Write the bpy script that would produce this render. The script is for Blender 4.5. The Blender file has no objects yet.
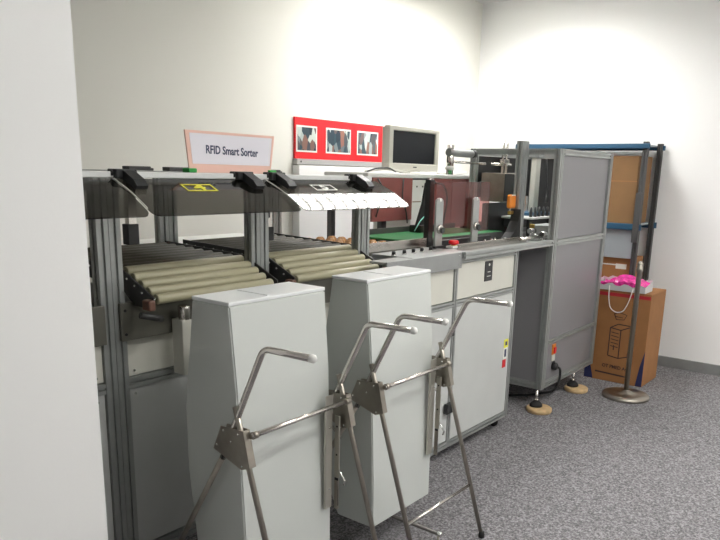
import bpy, bmesh, math, random
from mathutils import Vector, Matrix
random.seed(4)
S = bpy.context.scene
COL = S.collection
OW = {}

# ------------------------------------------------------------------ materials
def mat(name, col, rough=.5, metal=0., bump=0., bscale=200., var=0., vscale=8., spec=.5, emit=None, strength=0., coat=0.):
    m = bpy.data.materials.new(name); m.use_nodes = True
    nt = m.node_tree; b = nt.nodes['Principled BSDF']
    b.inputs['Base Color'].default_value = (*col, 1)
    b.inputs['Roughness'].default_value = rough
    b.inputs['Metallic'].default_value = metal
    b.inputs['Specular IOR Level'].default_value = spec
    b.inputs['Coat Weight'].default_value = coat
    tc = nt.nodes.new('ShaderNodeTexCoord')
    if var > 0:
        n = nt.nodes.new('ShaderNodeTexNoise'); n.inputs['Scale'].default_value = vscale; n.inputs['Detail'].default_value = 5
        r = nt.nodes.new('ShaderNodeValToRGB')
        r.color_ramp.elements[0].position = .3; r.color_ramp.elements[1].position = .7
        r.color_ramp.elements[0].color = (*[max(0, c*(1-var)) for c in col], 1)
        r.color_ramp.elements[1].color = (*[min(1, c*(1+var)) for c in col], 1)
        nt.links.new(tc.outputs['Object'], n.inputs['Vector']); nt.links.new(n.outputs['Fac'], r.inputs['Fac'])
        nt.links.new(r.outputs['Color'], b.inputs['Base Color'])
    if bump > 0:
        n2 = nt.nodes.new('ShaderNodeTexNoise'); n2.inputs['Scale'].default_value = bscale
        bp = nt.nodes.new('ShaderNodeBump'); bp.inputs['Strength'].default_value = bump; bp.inputs['Distance'].default_value = .002
        nt.links.new(tc.outputs['Object'], n2.inputs['Vector']); nt.links.new(n2.outputs['Fac'], bp.inputs['Height'])
        nt.links.new(bp.outputs['Normal'], b.inputs['Normal'])
    if emit:
        b.inputs['Emission Color'].default_value = (*emit, 1); b.inputs['Emission Strength'].default_value = strength
    return m

def tinted(name, tr, gl=(.9, .9, .9), rough=.02, fac=.06):
    m = bpy.data.materials.new(name); m.use_nodes = True
    nt = m.node_tree; nt.nodes.clear()
    o = nt.nodes.new('ShaderNodeOutputMaterial'); mx = nt.nodes.new('ShaderNodeMixShader')
    t = nt.nodes.new('ShaderNodeBsdfTransparent'); g = nt.nodes.new('ShaderNodeBsdfGlossy')
    ly = nt.nodes.new('ShaderNodeLayerWeight'); ly.inputs['Blend'].default_value = .5
    pw = nt.nodes.new('ShaderNodeMath'); pw.operation = 'POWER'; pw.inputs[1].default_value = 5.
    lw = nt.nodes.new('ShaderNodeMath'); lw.operation = 'MULTIPLY_ADD'; lw.inputs[1].default_value = .95; lw.inputs[2].default_value = .045
    nt.links.new(ly.outputs['Facing'], pw.inputs[0]); nt.links.new(pw.outputs[0], lw.inputs[0])
    t.inputs['Color'].default_value = (*tr, 1); g.inputs['Color'].default_value = (*gl, 1); g.inputs['Roughness'].default_value = rough
    nt.links.new(lw.outputs[0], mx.inputs[0]); nt.links.new(t.outputs[0], mx.inputs[1]); nt.links.new(g.outputs[0], mx.inputs[2])
    nt.links.new(mx.outputs[0], o.inputs['Surface'])
    return m

M = {}
M['wall'] = mat('wall_paint', (.80, .79, .73), .7, bump=.15, bscale=150)
M['wallwhite'] = mat('white_paint', (.93, .93, .92), .6, bump=.1, bscale=150)
M['ceil'] = mat('ceiling_paint', (.85, .85, .83), .8, bump=.2, bscale=60)
M['alu'] = mat('anodised_aluminium', (.38, .395, .385), .36, .5, var=.06, vscale=14)
M['aluslot'] = mat('aluminium_slot', (.16, .165, .165), .5, .7)
M['aludull'] = mat('grey_sheet_metal', (.33, .34, .335), .42, .45, var=.08, vscale=9)
M['steel'] = mat('stainless_steel', (.66, .63, .59), .2, 1., bump=.05, bscale=400)
M['steeldark'] = mat('brushed_stainless', (.37, .34, .295), .34, 1., var=.1, vscale=20)
M['bracketdark'] = mat('dark_rail_steel', (.16, .15, .14), .4, .8)
M['bracketsteel'] = mat('satin_bracket_steel', (.55, .53, .47), .3, .75)
M['plate'] = mat('bronze_sheet_metal', (.17, .165, .14), .4, .5)
M['anod'] = mat('white_anodised', (.68, .69, .68), .35, .2)
M['bedpan'] = mat('bronze_bed', (.05, .045, .03), .5)
M['rollershade'] = mat('shaded_rear_roller', (.045, .038, .02), .6)  # rear rollers darker than the front ones: shade under the covers put into colour
M['bolt'] = mat('bolt_steel', (.8, .8, .78), .2, 1.)
M['bin'] = mat('glossy_white_bin', (.60, .625, .60), .22, var=.02, vscale=3, coat=.3)
M['binlid'] = mat('bin_lid_lit_white', (.80, .82, .82), .3)  # whiter than the bin body: overhead light on the top put into the colour
M['beige'] = mat('cream_panel', (.66, .655, .585), .4, var=.02)
M['palepan'] = mat('pale_grey_panel', (.57, .585, .57), .35, var=.02)
M['greypan'] = mat('grey_composite_panel', (.255, .25, .26), .42, .15, bump=.1, bscale=500, var=.07, vscale=260)
M['black'] = mat('black_plastic', (.018, .019, .02), .38)
M['blackmet'] = mat('black_coated_metal', (.03, .03, .03), .45)
M['darkgrey'] = mat('dark_grey_plastic', (.07, .07, .07), .5)
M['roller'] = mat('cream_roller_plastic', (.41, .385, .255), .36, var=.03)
M['amber'] = mat('amber_wheel_plastic', (.40, .20, .07), .35, var=.25, vscale=40)
M['ochre'] = mat('orange_plastic', (.72, .22, .02), .35)
M['brown'] = mat('brown_bracket', (.16, .08, .055), .5)
M['green'] = mat('green_belt', (.012, .17, .045), .4)
M['greenclip'] = mat('green_plastic', (.02, .33, .05), .3)
M['maroon'] = mat('maroon_panel', (.27, .085, .075), .42, var=.12, vscale=5)
M['maroonlt'] = mat('rose_panel', (.36, .13, .12), .4, var=.06, vscale=5)
M['white'] = mat('white_plastic', (.80, .80, .77), .4)
M['cream'] = mat('aged_monitor_plastic', (.60, .59, .52), .4)
M['screen'] = mat('dark_screen', (.012, .014, .018), .4, spec=.25)
M['red'] = mat('red_card', (.78, .012, .02), .45)
M['redknob'] = mat('red_knob', (.75, .015, .02), .3)
M['pink'] = mat('pink_card', (.86, .56, .47), .7)
M['paper'] = mat('white_paper', (.82, .80, .86), .7)
M['ink'] = mat('dark_ink', (.05, .06, .12), .7)
M['yellow'] = mat('yellow_print', (.85, .82, .06), .5)
M['whiteprint'] = mat('white_print', (.8, .82, .76), .5)
M['ledge'] = mat('grey_ledge', (.42, .42, .41), .4, .2)
M['card'] = mat('brown_cardboard', (.34, .155, .055), .8, bump=.1, bscale=90, var=.1, vscale=6)
M['cardlt'] = mat('light_cardboard', (.215, .115, .045), .8, bump=.1, bscale=90, var=.08, vscale=6)
M['cardink'] = mat('printed_ink', (.055, .03, .028), .8)
M['cardblue'] = mat('dark_blue_print', (.015, .02, .085), .6)
M['tapered'] = mat('red_tape', (.45, .02, .03), .5)
M['blue'] = mat('blue_beam', (.022, .085, .155), .45)
M['bluegrey'] = mat('blue_grey_fabric', (.33, .37, .39), .9, bump=.4, bscale=300)
M['wood'] = mat('pale_wood', (.60, .42, .22), .6, var=.18, vscale=25)
M['rubber'] = mat('black_rubber', (.012, .012, .012), .7)
M['bag'] = mat('white_bag_paper', (.62, .62, .62), .5)
M['magenta'] = mat('pink_wrap', (.80, .04, .32), .25, var=.35, vscale=30)
M['cord'] = mat('white_cord', (.75, .70, .66), .6)
M['teal'] = mat('teal_wire', (.25, .72, .62), .4)
M['yelbrass'] = mat('brass_fitting', (.55, .36, .10), .3, .9)
M['greygreen'] = mat('grey_green_panel', (.45, .52, .47), .5)
M['photo'] = None
M['cover'] = tinted('smoked_acrylic', (.37, .36, .34), (.72, .72, .72))
M['brownacr'] = tinted('brown_acrylic', (.80, .53, .51))
M['led'] = mat('ceiling_diffuser', (.9, .9, .9), .5, emit=(1, .985, .95), strength=14.)
M['led2'] = mat('louvre_tube', (.9, .9, .9), .5, emit=(1, .99, .97), strength=20.)

def photo_mat():
    m = bpy.data.materials.new('group_photo_print'); m.use_nodes = True
    nt = m.node_tree; b = nt.nodes['Principled BSDF']; b.inputs['Roughness'].default_value = .3
    tc = nt.nodes.new('ShaderNodeTexCoord'); mp = nt.nodes.new('ShaderNodeMapping'); mp.inputs['Scale'].default_value = (26, 5, 12)
    n = nt.nodes.new('ShaderNodeTexVoronoi'); n.inputs['Scale'].default_value = 1.
    r = nt.nodes.new('ShaderNodeValToRGB'); cr = r.color_ramp
    cr.elements[0].position = 0; cr.elements[0].color = (.015, .02, .035, 1)
    cr.elements[1].position = 1; cr.elements[1].color = (.55, .6, .56, 1)
    for p, c in ((.3, (.03, .07, .09, 1)), (.5, (.30, .14, .10, 1)), (.62, (.05, .07, .09, 1)), (.8, (.45, .52, .5, 1))):
        e = cr.elements.new(p); e.color = c
    nt.links.new(tc.outputs['Object'], mp.inputs['Vector']); nt.links.new(mp.outputs[0], n.inputs['Vector'])
    sp = nt.nodes.new('ShaderNodeSeparateColor'); nt.links.new(n.outputs['Color'], sp.inputs[0])
    nt.links.new(sp.outputs[0], r.inputs['Fac']); nt.links.new(r.outputs['Color'], b.inputs['Base Color'])
    return m
M['photo'] = photo_mat()

def carpet_mat():
    m = bpy.data.materials.new('speckled_carpet'); m.use_nodes = True
    nt = m.node_tree; b = nt.nodes['Principled BSDF']; b.inputs['Roughness'].default_value = .95; b.inputs['Specular IOR Level'].default_value = .1
    tc = nt.nodes.new('ShaderNodeTexCoord')
    n = nt.nodes.new('ShaderNodeTexNoise'); n.inputs['Scale'].default_value = 95; n.inputs['Detail'].default_value = 5; n.inputs['Roughness'].default_value = .7
    r = nt.nodes.new('ShaderNodeValToRGB'); cr = r.color_ramp
    cr.elements[0].position = .38; cr.elements[0].color = (.10, .096, .10, 1)
    cr.elements[1].position = .62; cr.elements[1].color = (.38, .368, .382, 1)
    e = cr.elements.new(.5); e.color = (.205, .198, .206, 1)
    bp = nt.nodes.new('ShaderNodeBump'); bp.inputs['Strength'].default_value = .15; bp.inputs['Distance'].default_value = .004
    nt.links.new(tc.outputs['Object'], n.inputs['Vector']); nt.links.new(n.outputs['Fac'], r.inputs['Fac'])
    nt.links.new(r.outputs['Color'], b.inputs['Base Color']); nt.links.new(n.outputs['Fac'], bp.inputs['Height']); nt.links.new(bp.outputs['Normal'], b.inputs['Normal'])
    return m
M['carpet'] = carpet_mat()

# ------------------------------------------------------------------ mesh builder
class MB:
    def __init__(s): s.v = []; s.f = []; s.mi = []; s.mats = []; s.sm = []; s.cur = 0
    def m(s, mt):
        if mt not in s.mats: s.mats.append(mt)
        s.cur = s.mats.index(mt); return s
    def raw(s, vs, fs, smooth=False):
        o = len(s.v); s.v += [Vector(p) for p in vs]
        for f in fs: s.f.append([i+o for i in f]); s.mi.append(s.cur); s.sm.append(smooth)
        return s
    def box(s, x0, x1, y0, y1, z0, z1):
        p = [(x, y, z) for z in (z0, z1) for y in (y0, y1) for x in (x0, x1)]
        return s.raw(p, [(0, 2, 3, 1), (4, 5, 7, 6), (0, 1, 5, 4), (2, 6, 7, 3), (0, 4, 6, 2), (1, 3, 7, 5)])
    def bev(s, x0, x1, y0, y1, z0, z1, b=.004, seg=2):
        bm = bmesh.new(); bmesh.ops.create_cube(bm, size=1)
        for v in bm.verts: v.co = Vector(((x0+x1)/2+v.co.x*(x1-x0), (y0+y1)/2+v.co.y*(y1-y0), (z0+z1)/2+v.co.z*(z1-z0)))
        b = min(b, .45*min(abs(x1-x0), abs(y1-y0), abs(z1-z0)))
        bmesh.ops.bevel(bm, geom=list(bm.edges), offset=b, segments=seg, affect='EDGES', profile=.5)
        return s.bmadd(bm)
    def bmadd(s, bm, smooth=False):
        bm.verts.ensure_lookup_table(); bm.verts.index_update()
        s.raw([v.co.copy() for v in bm.verts], [[v.index for v in f.verts] for f in bm.faces], smooth); bm.free(); return s
    def extr(s, pts, axis, a0, a1, smooth=False):
        """polygon of 2-D points extruded along an axis ('x': pts are (y,z); 'y': (x,z); 'z': (x,y))"""
        def P(p, a): return {'x': (a, p[0], p[1]), 'y': (p[0], a, p[1]), 'z': (p[0], p[1], a)}[axis]
        n = len(pts); vs = [P(p, a0) for p in pts]+[P(p, a1) for p in pts]
        s.raw(vs, [list(range(n))[::-1], list(range(n, 2*n))])
        return s.raw(vs, [(i, (i+1) % n, n+(i+1) % n, n+i) for i in range(n)], smooth)
    def tube(s, path, r, n=12, fillet=0., cap=True, r2=None):
        P = [Vector(p) for p in path]
        if fillet > 0 and len(P) > 2:
            Q = [P[0]]
            for i in range(1, len(P)-1):
                a = (P[i-1]-P[i]); b = (P[i+1]-P[i]); d = min(fillet, a.length*.45, b.length*.45)
                A = P[i]+a.normalized()*d; B = P[i]+b.normalized()*d
                for k in range(7):
                    t = k/6; Q.append(A*(1-t)**2+P[i]*2*t*(1-t)+B*t*t)
            Q.append(P[-1]); P = Q
        t0 = (P[1]-P[0]).normalized(); up = Vector((0, 0, 1)) if abs(t0.z) < .9 else Vector((1, 0, 0))
        u = t0.cross(up).normalized(); rings = []
        for i, p in enumerate(P):
            t = ((P[min(i+1, len(P)-1)]-P[max(i-1, 0)])).normalized()
            u = (u-t*u.dot(t)).normalized(); w = t.cross(u)
            rr = r if r2 is None else r+(r2-r)*i/(len(P)-1)
            rings.append([p+(u*math.cos(2*math.pi*k/n)+w*math.sin(2*math.pi*k/n))*rr for k in range(n)])
        vs = [q for R in rings for q in R]; fs = []
        for i in range(len(P)-1):
            for k in range(n):
                fs.append((i*n+k, i*n+(k+1) % n, (i+1)*n+(k+1) % n, (i+1)*n+k))
        s.raw(vs, fs, True)
        if cap: s.raw(rings[0], [list(range(n))[::-1]]); s.raw(rings[-1], [list(range(n))])
        return s
    def lathe(s, c, prof, axis='z', n=24):
        c = Vector(c); A = {'z': Vector((0, 0, 1)), 'y': Vector((0, 1, 0)), 'x': Vector((1, 0, 0))}[axis]
        U = {'z': Vector((1, 0, 0)), 'y': Vector((1, 0, 0)), 'x': Vector((0, 1, 0))}[axis]; W = A.cross(U)
        vs = []; fs = []
        for (r, h) in prof:
            for k in range(n): a = 2*math.pi*k/n; vs.append(c+A*h+(U*math.cos(a)+W*math.sin(a))*max(r, 1e-5))
        for i in range(len(prof)-1):
            for k in range(n): fs.append((i*n+k, i*n+(k+1) % n, (i+1)*n+(k+1) % n, (i+1)*n+k))
        s.raw(vs, fs, True); m = len(prof)-1
        s.raw(vs[:n], [list(range(n))[::-1]]); s.raw(vs[m*n:], [list(range(n))]); return s
    def prof(s, axis, a0, a1, c0, c1, w0, w1, slots=(1, 1, 1, 1)):
        """T-slot aluminium bar along axis; c = first cross dimension range, w = second"""
        W = c1-c0; H = w1-w0
        def side(L): return [(0., 0.), (.5-.11/ max(L/.045, 1), 0.), (.5-.11/max(L/.045, 1), 1.), (.5+.11/max(L/.045, 1), 1.), (.5+.11/max(L/.045, 1), 0.)]
        d = .010; pts = []
        for (t, k) in side(W): pts.append((c0+W*t, w0+d*k))
        for (t, k) in side(H): pts.append((c1-d*k, w0+H*t))
        for (t, k) in side(W): pts.append((c1-W*t, w1-d*k))
        for (t, k) in side(H): pts.append((c0+d*k, w1-H*t))
        return s.extr(pts, axis, a0, a1)
    def build(s, name, parent=None, merge=True):
        me = bpy.data.meshes.new(name)
        ow = OW[parent.name] if parent else (s.v and Vector((sum((v.x for v in s.v))/len(s.v), sum((v.y for v in s.v))/len(s.v), min(v.z for v in s.v))))
        me.from_pydata([tuple(v-ow) for v in s.v], [], s.f)
        for mt in s.mats: me.materials.append(mt)
        me.polygons.foreach_set('material_index', s.mi); me.polygons.foreach_set('use_smooth', s.sm)
        me.update()
        bm = bmesh.new(); bm.from_mesh(me)
        if merge: bmesh.ops.remove_doubles(bm, verts=bm.verts, dist=1e-6)
        bmesh.ops.recalc_face_normals(bm, faces=bm.faces); bm.to_mesh(me); bm.free()
        o = bpy.data.objects.new(name, me); COL.objects.link(o)
        if parent: o.parent = parent
        else: o.location = ow
        OW[o.name] = Vector(ow); return o

def tag(o, label, cat, group=None):
    o['label'] = label; o['category'] = cat
    if group: o['group'] = group
    return o
def thing(name, label, cat, loc, group=None):
    o = bpy.data.objects.new(name, None); COL.objects.link(o); o.location = loc; o.empty_display_size = .05
    OW[o.name] = Vector(loc); return tag(o, label, cat, group)
def struct(o): o['kind'] = 'structure'; return o
def kids(o): return [c for c in bpy.data.objects if c.parent == o]
def copy_tree(o, parent=None, off=None):
    c = o.copy(); COL.objects.link(c); c.parent = parent
    if off is not None: c.location = Vector(o.location)+Vector(off)
    for ch in kids(o): copy_tree(ch, c)
    return c
def B(mt): return MB().m(M[mt])

def text_mesh(txt, size, thick=.0008):
    cu = bpy.data.curves.new('t', 'FONT'); cu.offset = size*.022; cu.body = txt; cu.size = size; cu.extrude = thick; cu.align_x = 'CENTER'; cu.align_y = 'CENTER'; cu.resolution_u = 3
    ob = bpy.data.objects.new('t', cu); COL.objects.link(ob)
    dg = bpy.context.evaluated_depsgraph_get(); me = bpy.data.meshes.new_from_object(ob.evaluated_get(dg))
    vs = [v.co.copy() for v in me.vertices]; fs = [list(p.vertices) for p in me.polygons]
    bpy.data.objects.remove(ob); bpy.data.curves.remove(cu); bpy.data.meshes.remove(me)
    return vs, fs
def put_text(mb, txt, size, c, U, V, sx=1.):
    vs, fs = text_mesh(txt, size); U = Vector(U).normalized(); V = Vector(V).normalized(); N = U.cross(V); c = Vector(c)
    mb.raw([c+U*v.x*sx+V*v.y+N*v.z for v in vs], fs); return mb

# ------------------------------------------------------------------ room
CH = 3.2; XL = -2.6; XR = 6.35; YB = 3.65; YF = -2.6
struct(B('carpet').box(XL, XR, YF, YB, -.1, 0).build('floor'))
struct(B('ceil').box(XL, XR, YF, YB, CH, CH+.1).build('ceiling'))
struct(B('wall').box(XL, XR, YB, YB+.1, 0, CH).build('wall_back'))
struct(B('wallwhite').box(XR, XR+.1, YF, YB, 0, CH).build('wall_right'))
struct(B('wallwhite').box(XL, 1.07, 1.84, 1.94, 0, CH).build('wall_left'))
struct(B('wallwhite').box(XL-.1, XL, YF, YB, 0, CH).build('wall_far_left'))
struct(B('wallwhite').box(XL, XR, YF-.1, YF, 0, CH).build('wall_front'))
struct(B('aludull').box(XR-.014, XR, YF, YB, 0, .09).build('baseboard_right'))
struct(B('aludull').box(1.0, XR, YB-.014, YB, 0, .09).build('baseboard_back'))

# ------------------------------------------------------------------ ceiling lights
def light(x0, x1, y0, y1, label, grid=False):
    t = thing('ceiling_light', label, 'ceiling light', ((x0+x1)/2, (y0+y1)/2, CH-.07), 'ceiling lights')
    f = B('white'); w = .03
    f.box(x0, x1, y0, y0+w, CH-.07, CH); f.box(x0, x1, y1-w, y1, CH-.07, CH); f.box(x0, x0+w, y0+w, y1-w, CH-.07, CH); f.box(x1-w, x1, y0+w, y1-w, CH-.07, CH)
    f.build('frame', t)
    B('led2' if grid else 'led').box(x0+w, x1-w, y0+w, y1-w, CH-.03, CH-.001).build('diffuser', t)
    if grid:
        g = B('white'); n = 12; k = 3
        for i in range(1, n): x = x0+(x1-x0)*i/n; g.box(x-.008, x+.008, y0+w, y1-w, CH-.065, CH-.031)
        for i in range(1, k): y = y0+(y1-y0)*i/k; g.box(x0+w, x1-w, y-.008, y+.008, CH-.064, CH-.032)
        g.build('louvre', t)
light(4.0, 5.8, 2.35, 3.1, 'long louvred ceiling light above the end of the machine by the back wall', True)
light(1.5, 2.7, -.3, .3, 'flat ceiling light over the floor in front of the white bins')
light(3.6, 4.8, -.3, .3, 'flat ceiling light over the floor in front of the low cabinet')
light(1.5, 2.7, -1.8, -1.2, 'flat ceiling light at the left of the rear row')
light(3.6, 4.8, -1.8, -1.2, 'flat ceiling light at the right of the rear row')

# ------------------------------------------------------------------ white bins
K = .9412
def resize(o, k):
    # dimensions above were taken at a provisional scale; bring the finished thing to its true size, standing on the floor
    o.scale = (k, k, k); l = o.location.copy(); o.location = (l.x*k, l.y*k, l.z*k+1.6*(1-k))
prof_bin = [(1.785, 1.155), (1.758, .85), (1.736, .3), (1.732, .045), (1.94, .045), (2.015, .21), (2.047, .5), (2.045, .74), (2.03, .855), (2.003, 1.01), (1.980, 1.155)]
def make_bin():
    t = thing('book_bin', 'tall glossy white bin held by the nearer steel cart, left of the two', 'bin', (1.77, 1.87, .045), 'white book bins in front of the sorter')
    bm = bmesh.new(); x0, x1 = 1.53, 2.015
    def taper(x, z): return x+((.012 if x < 1.7 else -.014)*(1-(z/1.16)))
    A = [bm.verts.new((taper(x0, z), y, z)) for y, z in prof_bin]; Bv = [bm.verts.new((taper(x1, z), y, z)) for y, z in prof_bin]
    n = len(A); bm.faces.new(A); bm.faces.new(Bv[::-1])
    for i in range(n): bm.faces.new((A[i], Bv[i], Bv[(i+1) % n], A[(i+1) % n]))
    bmesh.ops.recalc_face_normals(bm, faces=bm.faces)
    bmesh.ops.bevel(bm, geom=[e for e in bm.edges if abs(e.verts[0].co.x-e.verts[1].co.x) > .3 or True], offset=.005, segments=2, affect='EDGES')
    mb = B('bin'); mb.bmadd(bm); mb.build('body', t)
    l = B('binlid').bev(1.5305, 2.0155, 1.786, 1.982, 1.1545, 1.168, .003)
    l.m(M['binlid']).bev(1.72, 1.735, 1.80, 1.96, 1.166, 1.171, .002)
    l.build('lid', t)
    return t
b1 = make_bin(); resize(b1, K)
b2 = copy_tree(b1, None, (.7475*K, 0, 0))
b2['label'] = 'tall glossy white bin farther along, standing in front of the control strip'

# ------------------------------------------------------------------ folding steel carts
def make_cart():
    xl, xr = 1.500, 2.035
    t = thing('folding_cart', 'stainless tube folding cart in front, holding the nearer white bin', 'cart', (1.77, 1.76, -.1), 'stainless folding carts')
    for sx in (xl, xr):
        ins = 1 if sx == xl else -1
        h = B('steel').tube([(sx, 1.80, .62), (sx, 1.762, .70), (sx, 1.588, 1.05), (sx, 1.378, 1.055)], .0115, 14, fillet=.03)
        h.build('handle', t)
        g = MB().m(M['white']).lathe((sx, 1.372, 1.0552), [(.0, -.007), (.009, -.006), (.0135, 0), (.0135, .012)], 'y', 16)
        g.build('grip_cap', t)
        f = B('steeldark').tube([(sx-.002, 1.727, .825), (sx-.002, 1.690, .70), (sx-.002, 1.441, -.088)], .0105, 12, fillet=.02); f.build('leg', t)
        r = B('steeldark').tube([(sx, 1.775, .665), (sx, 2.242, -.088)], .0105, 12); r.build('leg', t)
        f = B('rubber').lathe((sx-.002, 1.440, -.1), [(.014, 0), (.015, .01), (.013, .03)], 'z', 12); f.build('foot_cap', t)
        f = B('rubber').lathe((sx, 2.244, -.1), [(.014, 0), (.015, .01), (.013, .03)], 'z', 12); f.build('foot_cap', t)
        # folded gusset plate: two cheeks joined by a front flange
        q = [(1.790, .745), (1.678, .752), (1.648, .625), (1.69, .610), (1.832, .652)]
        p = B('steeldark')
        for o_ in (-.0145, .0135): p.extr(q, 'x', sx+o_, sx+o_+.002)
        A = [(1.678, .752), (1.648, .625)]
        p.raw([(sx+dx, y+dy, z) for dy in (0, .002) for (y, z) in A for dx in (-.0145, .0155)], [(0, 1, 3, 2), (4, 6, 7, 5), (0, 4, 5, 1), (2, 3, 7, 6), (0, 2, 6, 4), (1, 5, 7, 3)])
        p.m(M['bolt'])
        for (y, z) in ((1.776, .732), (1.702, .735), (1.812, .672), (1.738, .70), (1.685, .624)):
            p.lathe((sx-.0185, y, z), [(.002, 0), (.0042, .0015), (.0042, .005)], 'x', 10)
            p.lathe((sx+.0145, y, z), [(.0042, 0), (.0042, .0035), (.002, .005)], 'x', 10)
        p.build('gusset_plate', t)
    c = B('steel').tube([(xl+.006, 1.662, .732), (xr-.006, 1.662, .732)], .0095, 14)
    c.m(M['steeldark']).lathe((xl+.014, 1.662, .732), [(.013, 0), (.013, .02), (.011, .022)], 'x', 14).lathe((xr-.036, 1.662, .732), [(.011, 0), (.013, .002), (.013, .022)], 'x', 14)
    c.build('crossbar', t)
    B('steel').tube([(xl+.008, 1.519, .152), (xr+.004, 1.519, .152)], .0075, 12).build('lower_crossbar', t)
    B('steeldark').tube([(xl, 2.165, .034), (xr, 2.165, .034)], .0085, 12).build('rear_crossbar', t)
    for x, ye in ((1.715, 1.49), (1.90, 1.80)):
        B('bracketdark').tube([(x, 2.165, .034), (x, ye, .034)], .0088, 12).build('rail', t)
        f = MB().m(M['bolt']).lathe((x, ye-.006, .034), [(.008, -.012), (.0125, -.008), (.0125, .006), (.008, .01)], 'y', 14).m(M['steeldark']).tube([(x, ye, .034), (x, ye-.002, -.098)], .006, 8); f.build('rail_foot', t)
    # hinged bracket and toggle latch on the right side
    br = B('bracketsteel').bev(1.944, 1.988, 1.714, 1.7175, .675, .755, .001)
    br.bev(1.948, 1.986, 1.7145, 1.727, .275, .70, .003); br.m(M['bolt'])
    for z in (.62, .36): br.lathe((1.967, 1.7145, z), [(.003, 0), (.0045, -.001), (.003, -.003)], 'y', 10)
    br.build('bracket', t)
    a = B('bracketsteel').bev(2.000, 2.0045, 1.69, 1.716, .40, .665, .002)
    a.m(M['steeldark']).bev(1.996, 2.008, 1.695, 1.712, .265, .39, .002).m(M['black']).bev(1.9985, 2.002, 1.694, 1.713, .28, .40, .001)
    for z in (.62, .50): a.lathe((1.9985, 1.703, z), [(.004, 0), (.004, .007)], 'x', 10)
    la = a.build('latch_arm', t)
    B('bolt').tube([(2.004, 1.70, .44), (2.005, 1.678, .415), (2.007, 1.664, .395), (2.009, 1.672, .375)], .004, 8, fillet=.006).build('hook', la)
    B('steel').tube([(2.028, 1.81, .655), (2.024, 1.705, .56)], .0045, 8).build('strut', t)
    return t
c1 = make_cart(); resize(c1, K)
c2 = copy_tree(c1, None, (.7455*K, 0, 0))
c2['label'] = 'stainless tube folding cart farther along, holding the second white bin'

# ------------------------------------------------------------------ roller sorter
t = thing('book_sorter', 'open aluminium book sorter with two beds of cream rollers under smoked covers', 'sorting machine', (2.08, 2.5, 0))
PX = [(1.327, 1.42), (2.035, 2.135), (2.752, 2.842)]; PYF = 2.22; PYB = 2.85
for i, (a, b) in enumerate(PX):
    h = (b-a)/2
    for y in (PYF, PYB):
        mb = B('alu'); z0 = .06 if i < 2 or y == PYB else .06
        mb.prof('z', z0, 1.563, a, a+h-.001, y, y+.045); mb.prof('z', z0, 1.563, a+h+.001, b, y, y+.045)
        mb.build('post', t)
        B('rubber').lathe(((a+b)/2, y+.022, 0), [(.035, 0), (.035, .02), (.012, .03), (.012, .061)], 'z', 16).build('levelling_foot', t)
# beams
B('anod').bev(1.10, 2.86, 2.225, 2.345, 1.5645, 1.586, .003).build('top_beam', t)
B('alu').prof('x', 1.10, 2.86, 2.84, 2.90, 1.5645, 1.588).build('top_beam', t)
for (a, b) in PX:
    B('alu').prof('y', 2.266, 2.849, a+.01, b-.01, 1.520, 1.564).build('top_side_beam', t)
# lower front: bars and panels
spans = [(1.10, 1.326, 0), (1.421, 2.034, 1), (2.136, 2.751, 2)]
for (a, b, k) in spans:
    B('alu').prof('x', a, b, 2.222, 2.262, .802, .842).build('cross_rail', t)
    B('alu').prof('x', a, b, 2.222, 2.262, .10, .145).build('cross_rail', t)
    p = B('beige'); p.bev(a+.002, b-.002, 2.232, 2.24, .846, .985, .002).m(M['bolt'])
    for x in (a+.03, b-.03): p.lathe((x, 2.229, .865), [(.004, 0), (.005, .003)], 'y', 10)
    p.build('upper_panel', t)
    p = B('palepan'); p.bev(a+.002, b-.002, 2.232, 2.24, .148, .80, .002).m(M['bolt'])
    for x in (a+.03, b-.03): p.lathe((x, 2.229, .775), [(.004, 0), (.005, .003)], 'y', 10)
    p.build('lower_panel', t)
    s = B('plate').bev(a-.03 if k else a, b+.005, 2.204, 2.219, .988, 1.128, .002).m(M['black'])
    for z in (1.10, 1.012): s.lathe((a-.012 if k else a+.02, 2.2025, z), [(.005, 0), (.006, .002)], 'y', 12)
    s.build('mounting_plate', t)
# back closing panels and side
for (a, b, k) in spans[1:]:
    B('palepan').box(a+.002, b-.002, 2.86, 2.868, .148, 1.10).build('back_panel', t)
# roller beds
def bed(xa, xb):
    ys = [(2.104+.0445*i, 1.147+.0205*i) for i in range(5)]
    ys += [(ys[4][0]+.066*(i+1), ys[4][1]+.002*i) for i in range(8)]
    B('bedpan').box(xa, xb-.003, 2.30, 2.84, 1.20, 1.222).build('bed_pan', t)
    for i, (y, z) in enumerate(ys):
        r = B('roller' if i < 5 else 'rollershade').lathe((xa+.018, y, z), [(.0165, 0), (.0185, .004), (.0185, xb-xa-.040), (.0165, xb-xa-.036)], 'x', 18)
        r.m(M['bolt']).lathe((xa+.004, y, z), [(.006, 0), (.006, .015)], 'x', 10).lathe((xb-.018, y, z), [(.006, 0), (.006, .014)], 'x', 10)
        r.build('roller', t)
    for x in (xa-.006, xb-.002):
        pts = [(2.085, 1.115), (2.085, 1.158), (2.28, 1.246), (2.84, 1.265), (2.84, 1.20), (2.29, 1.18), (2.20, 1.115)]
        s = B('blackmet').extr(pts, 'x', x, x+.006)
        for (y, z) in ys:
            s.m(M['bolt']).lathe((x-.003, y, z), [(.004, 0), (.005, .012)], 'x', 8)
        s.build('side_frame', t)
    for dy in (2.075,):
        B('brown').bev(xa-.03, xa-.002, dy, dy+.045, 1.112, 1.15, .006).build('end_block', t)
bed(1.452, 2.052); bed(2.16, 2.775)
B('blackmet').tube([(1.40, 2.10, 1.10), (1.45, 2.09, 1.085), (1.50, 2.12, 1.07)], .012, 10, fillet=.02).build('drive_belt_guard', t)
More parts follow.
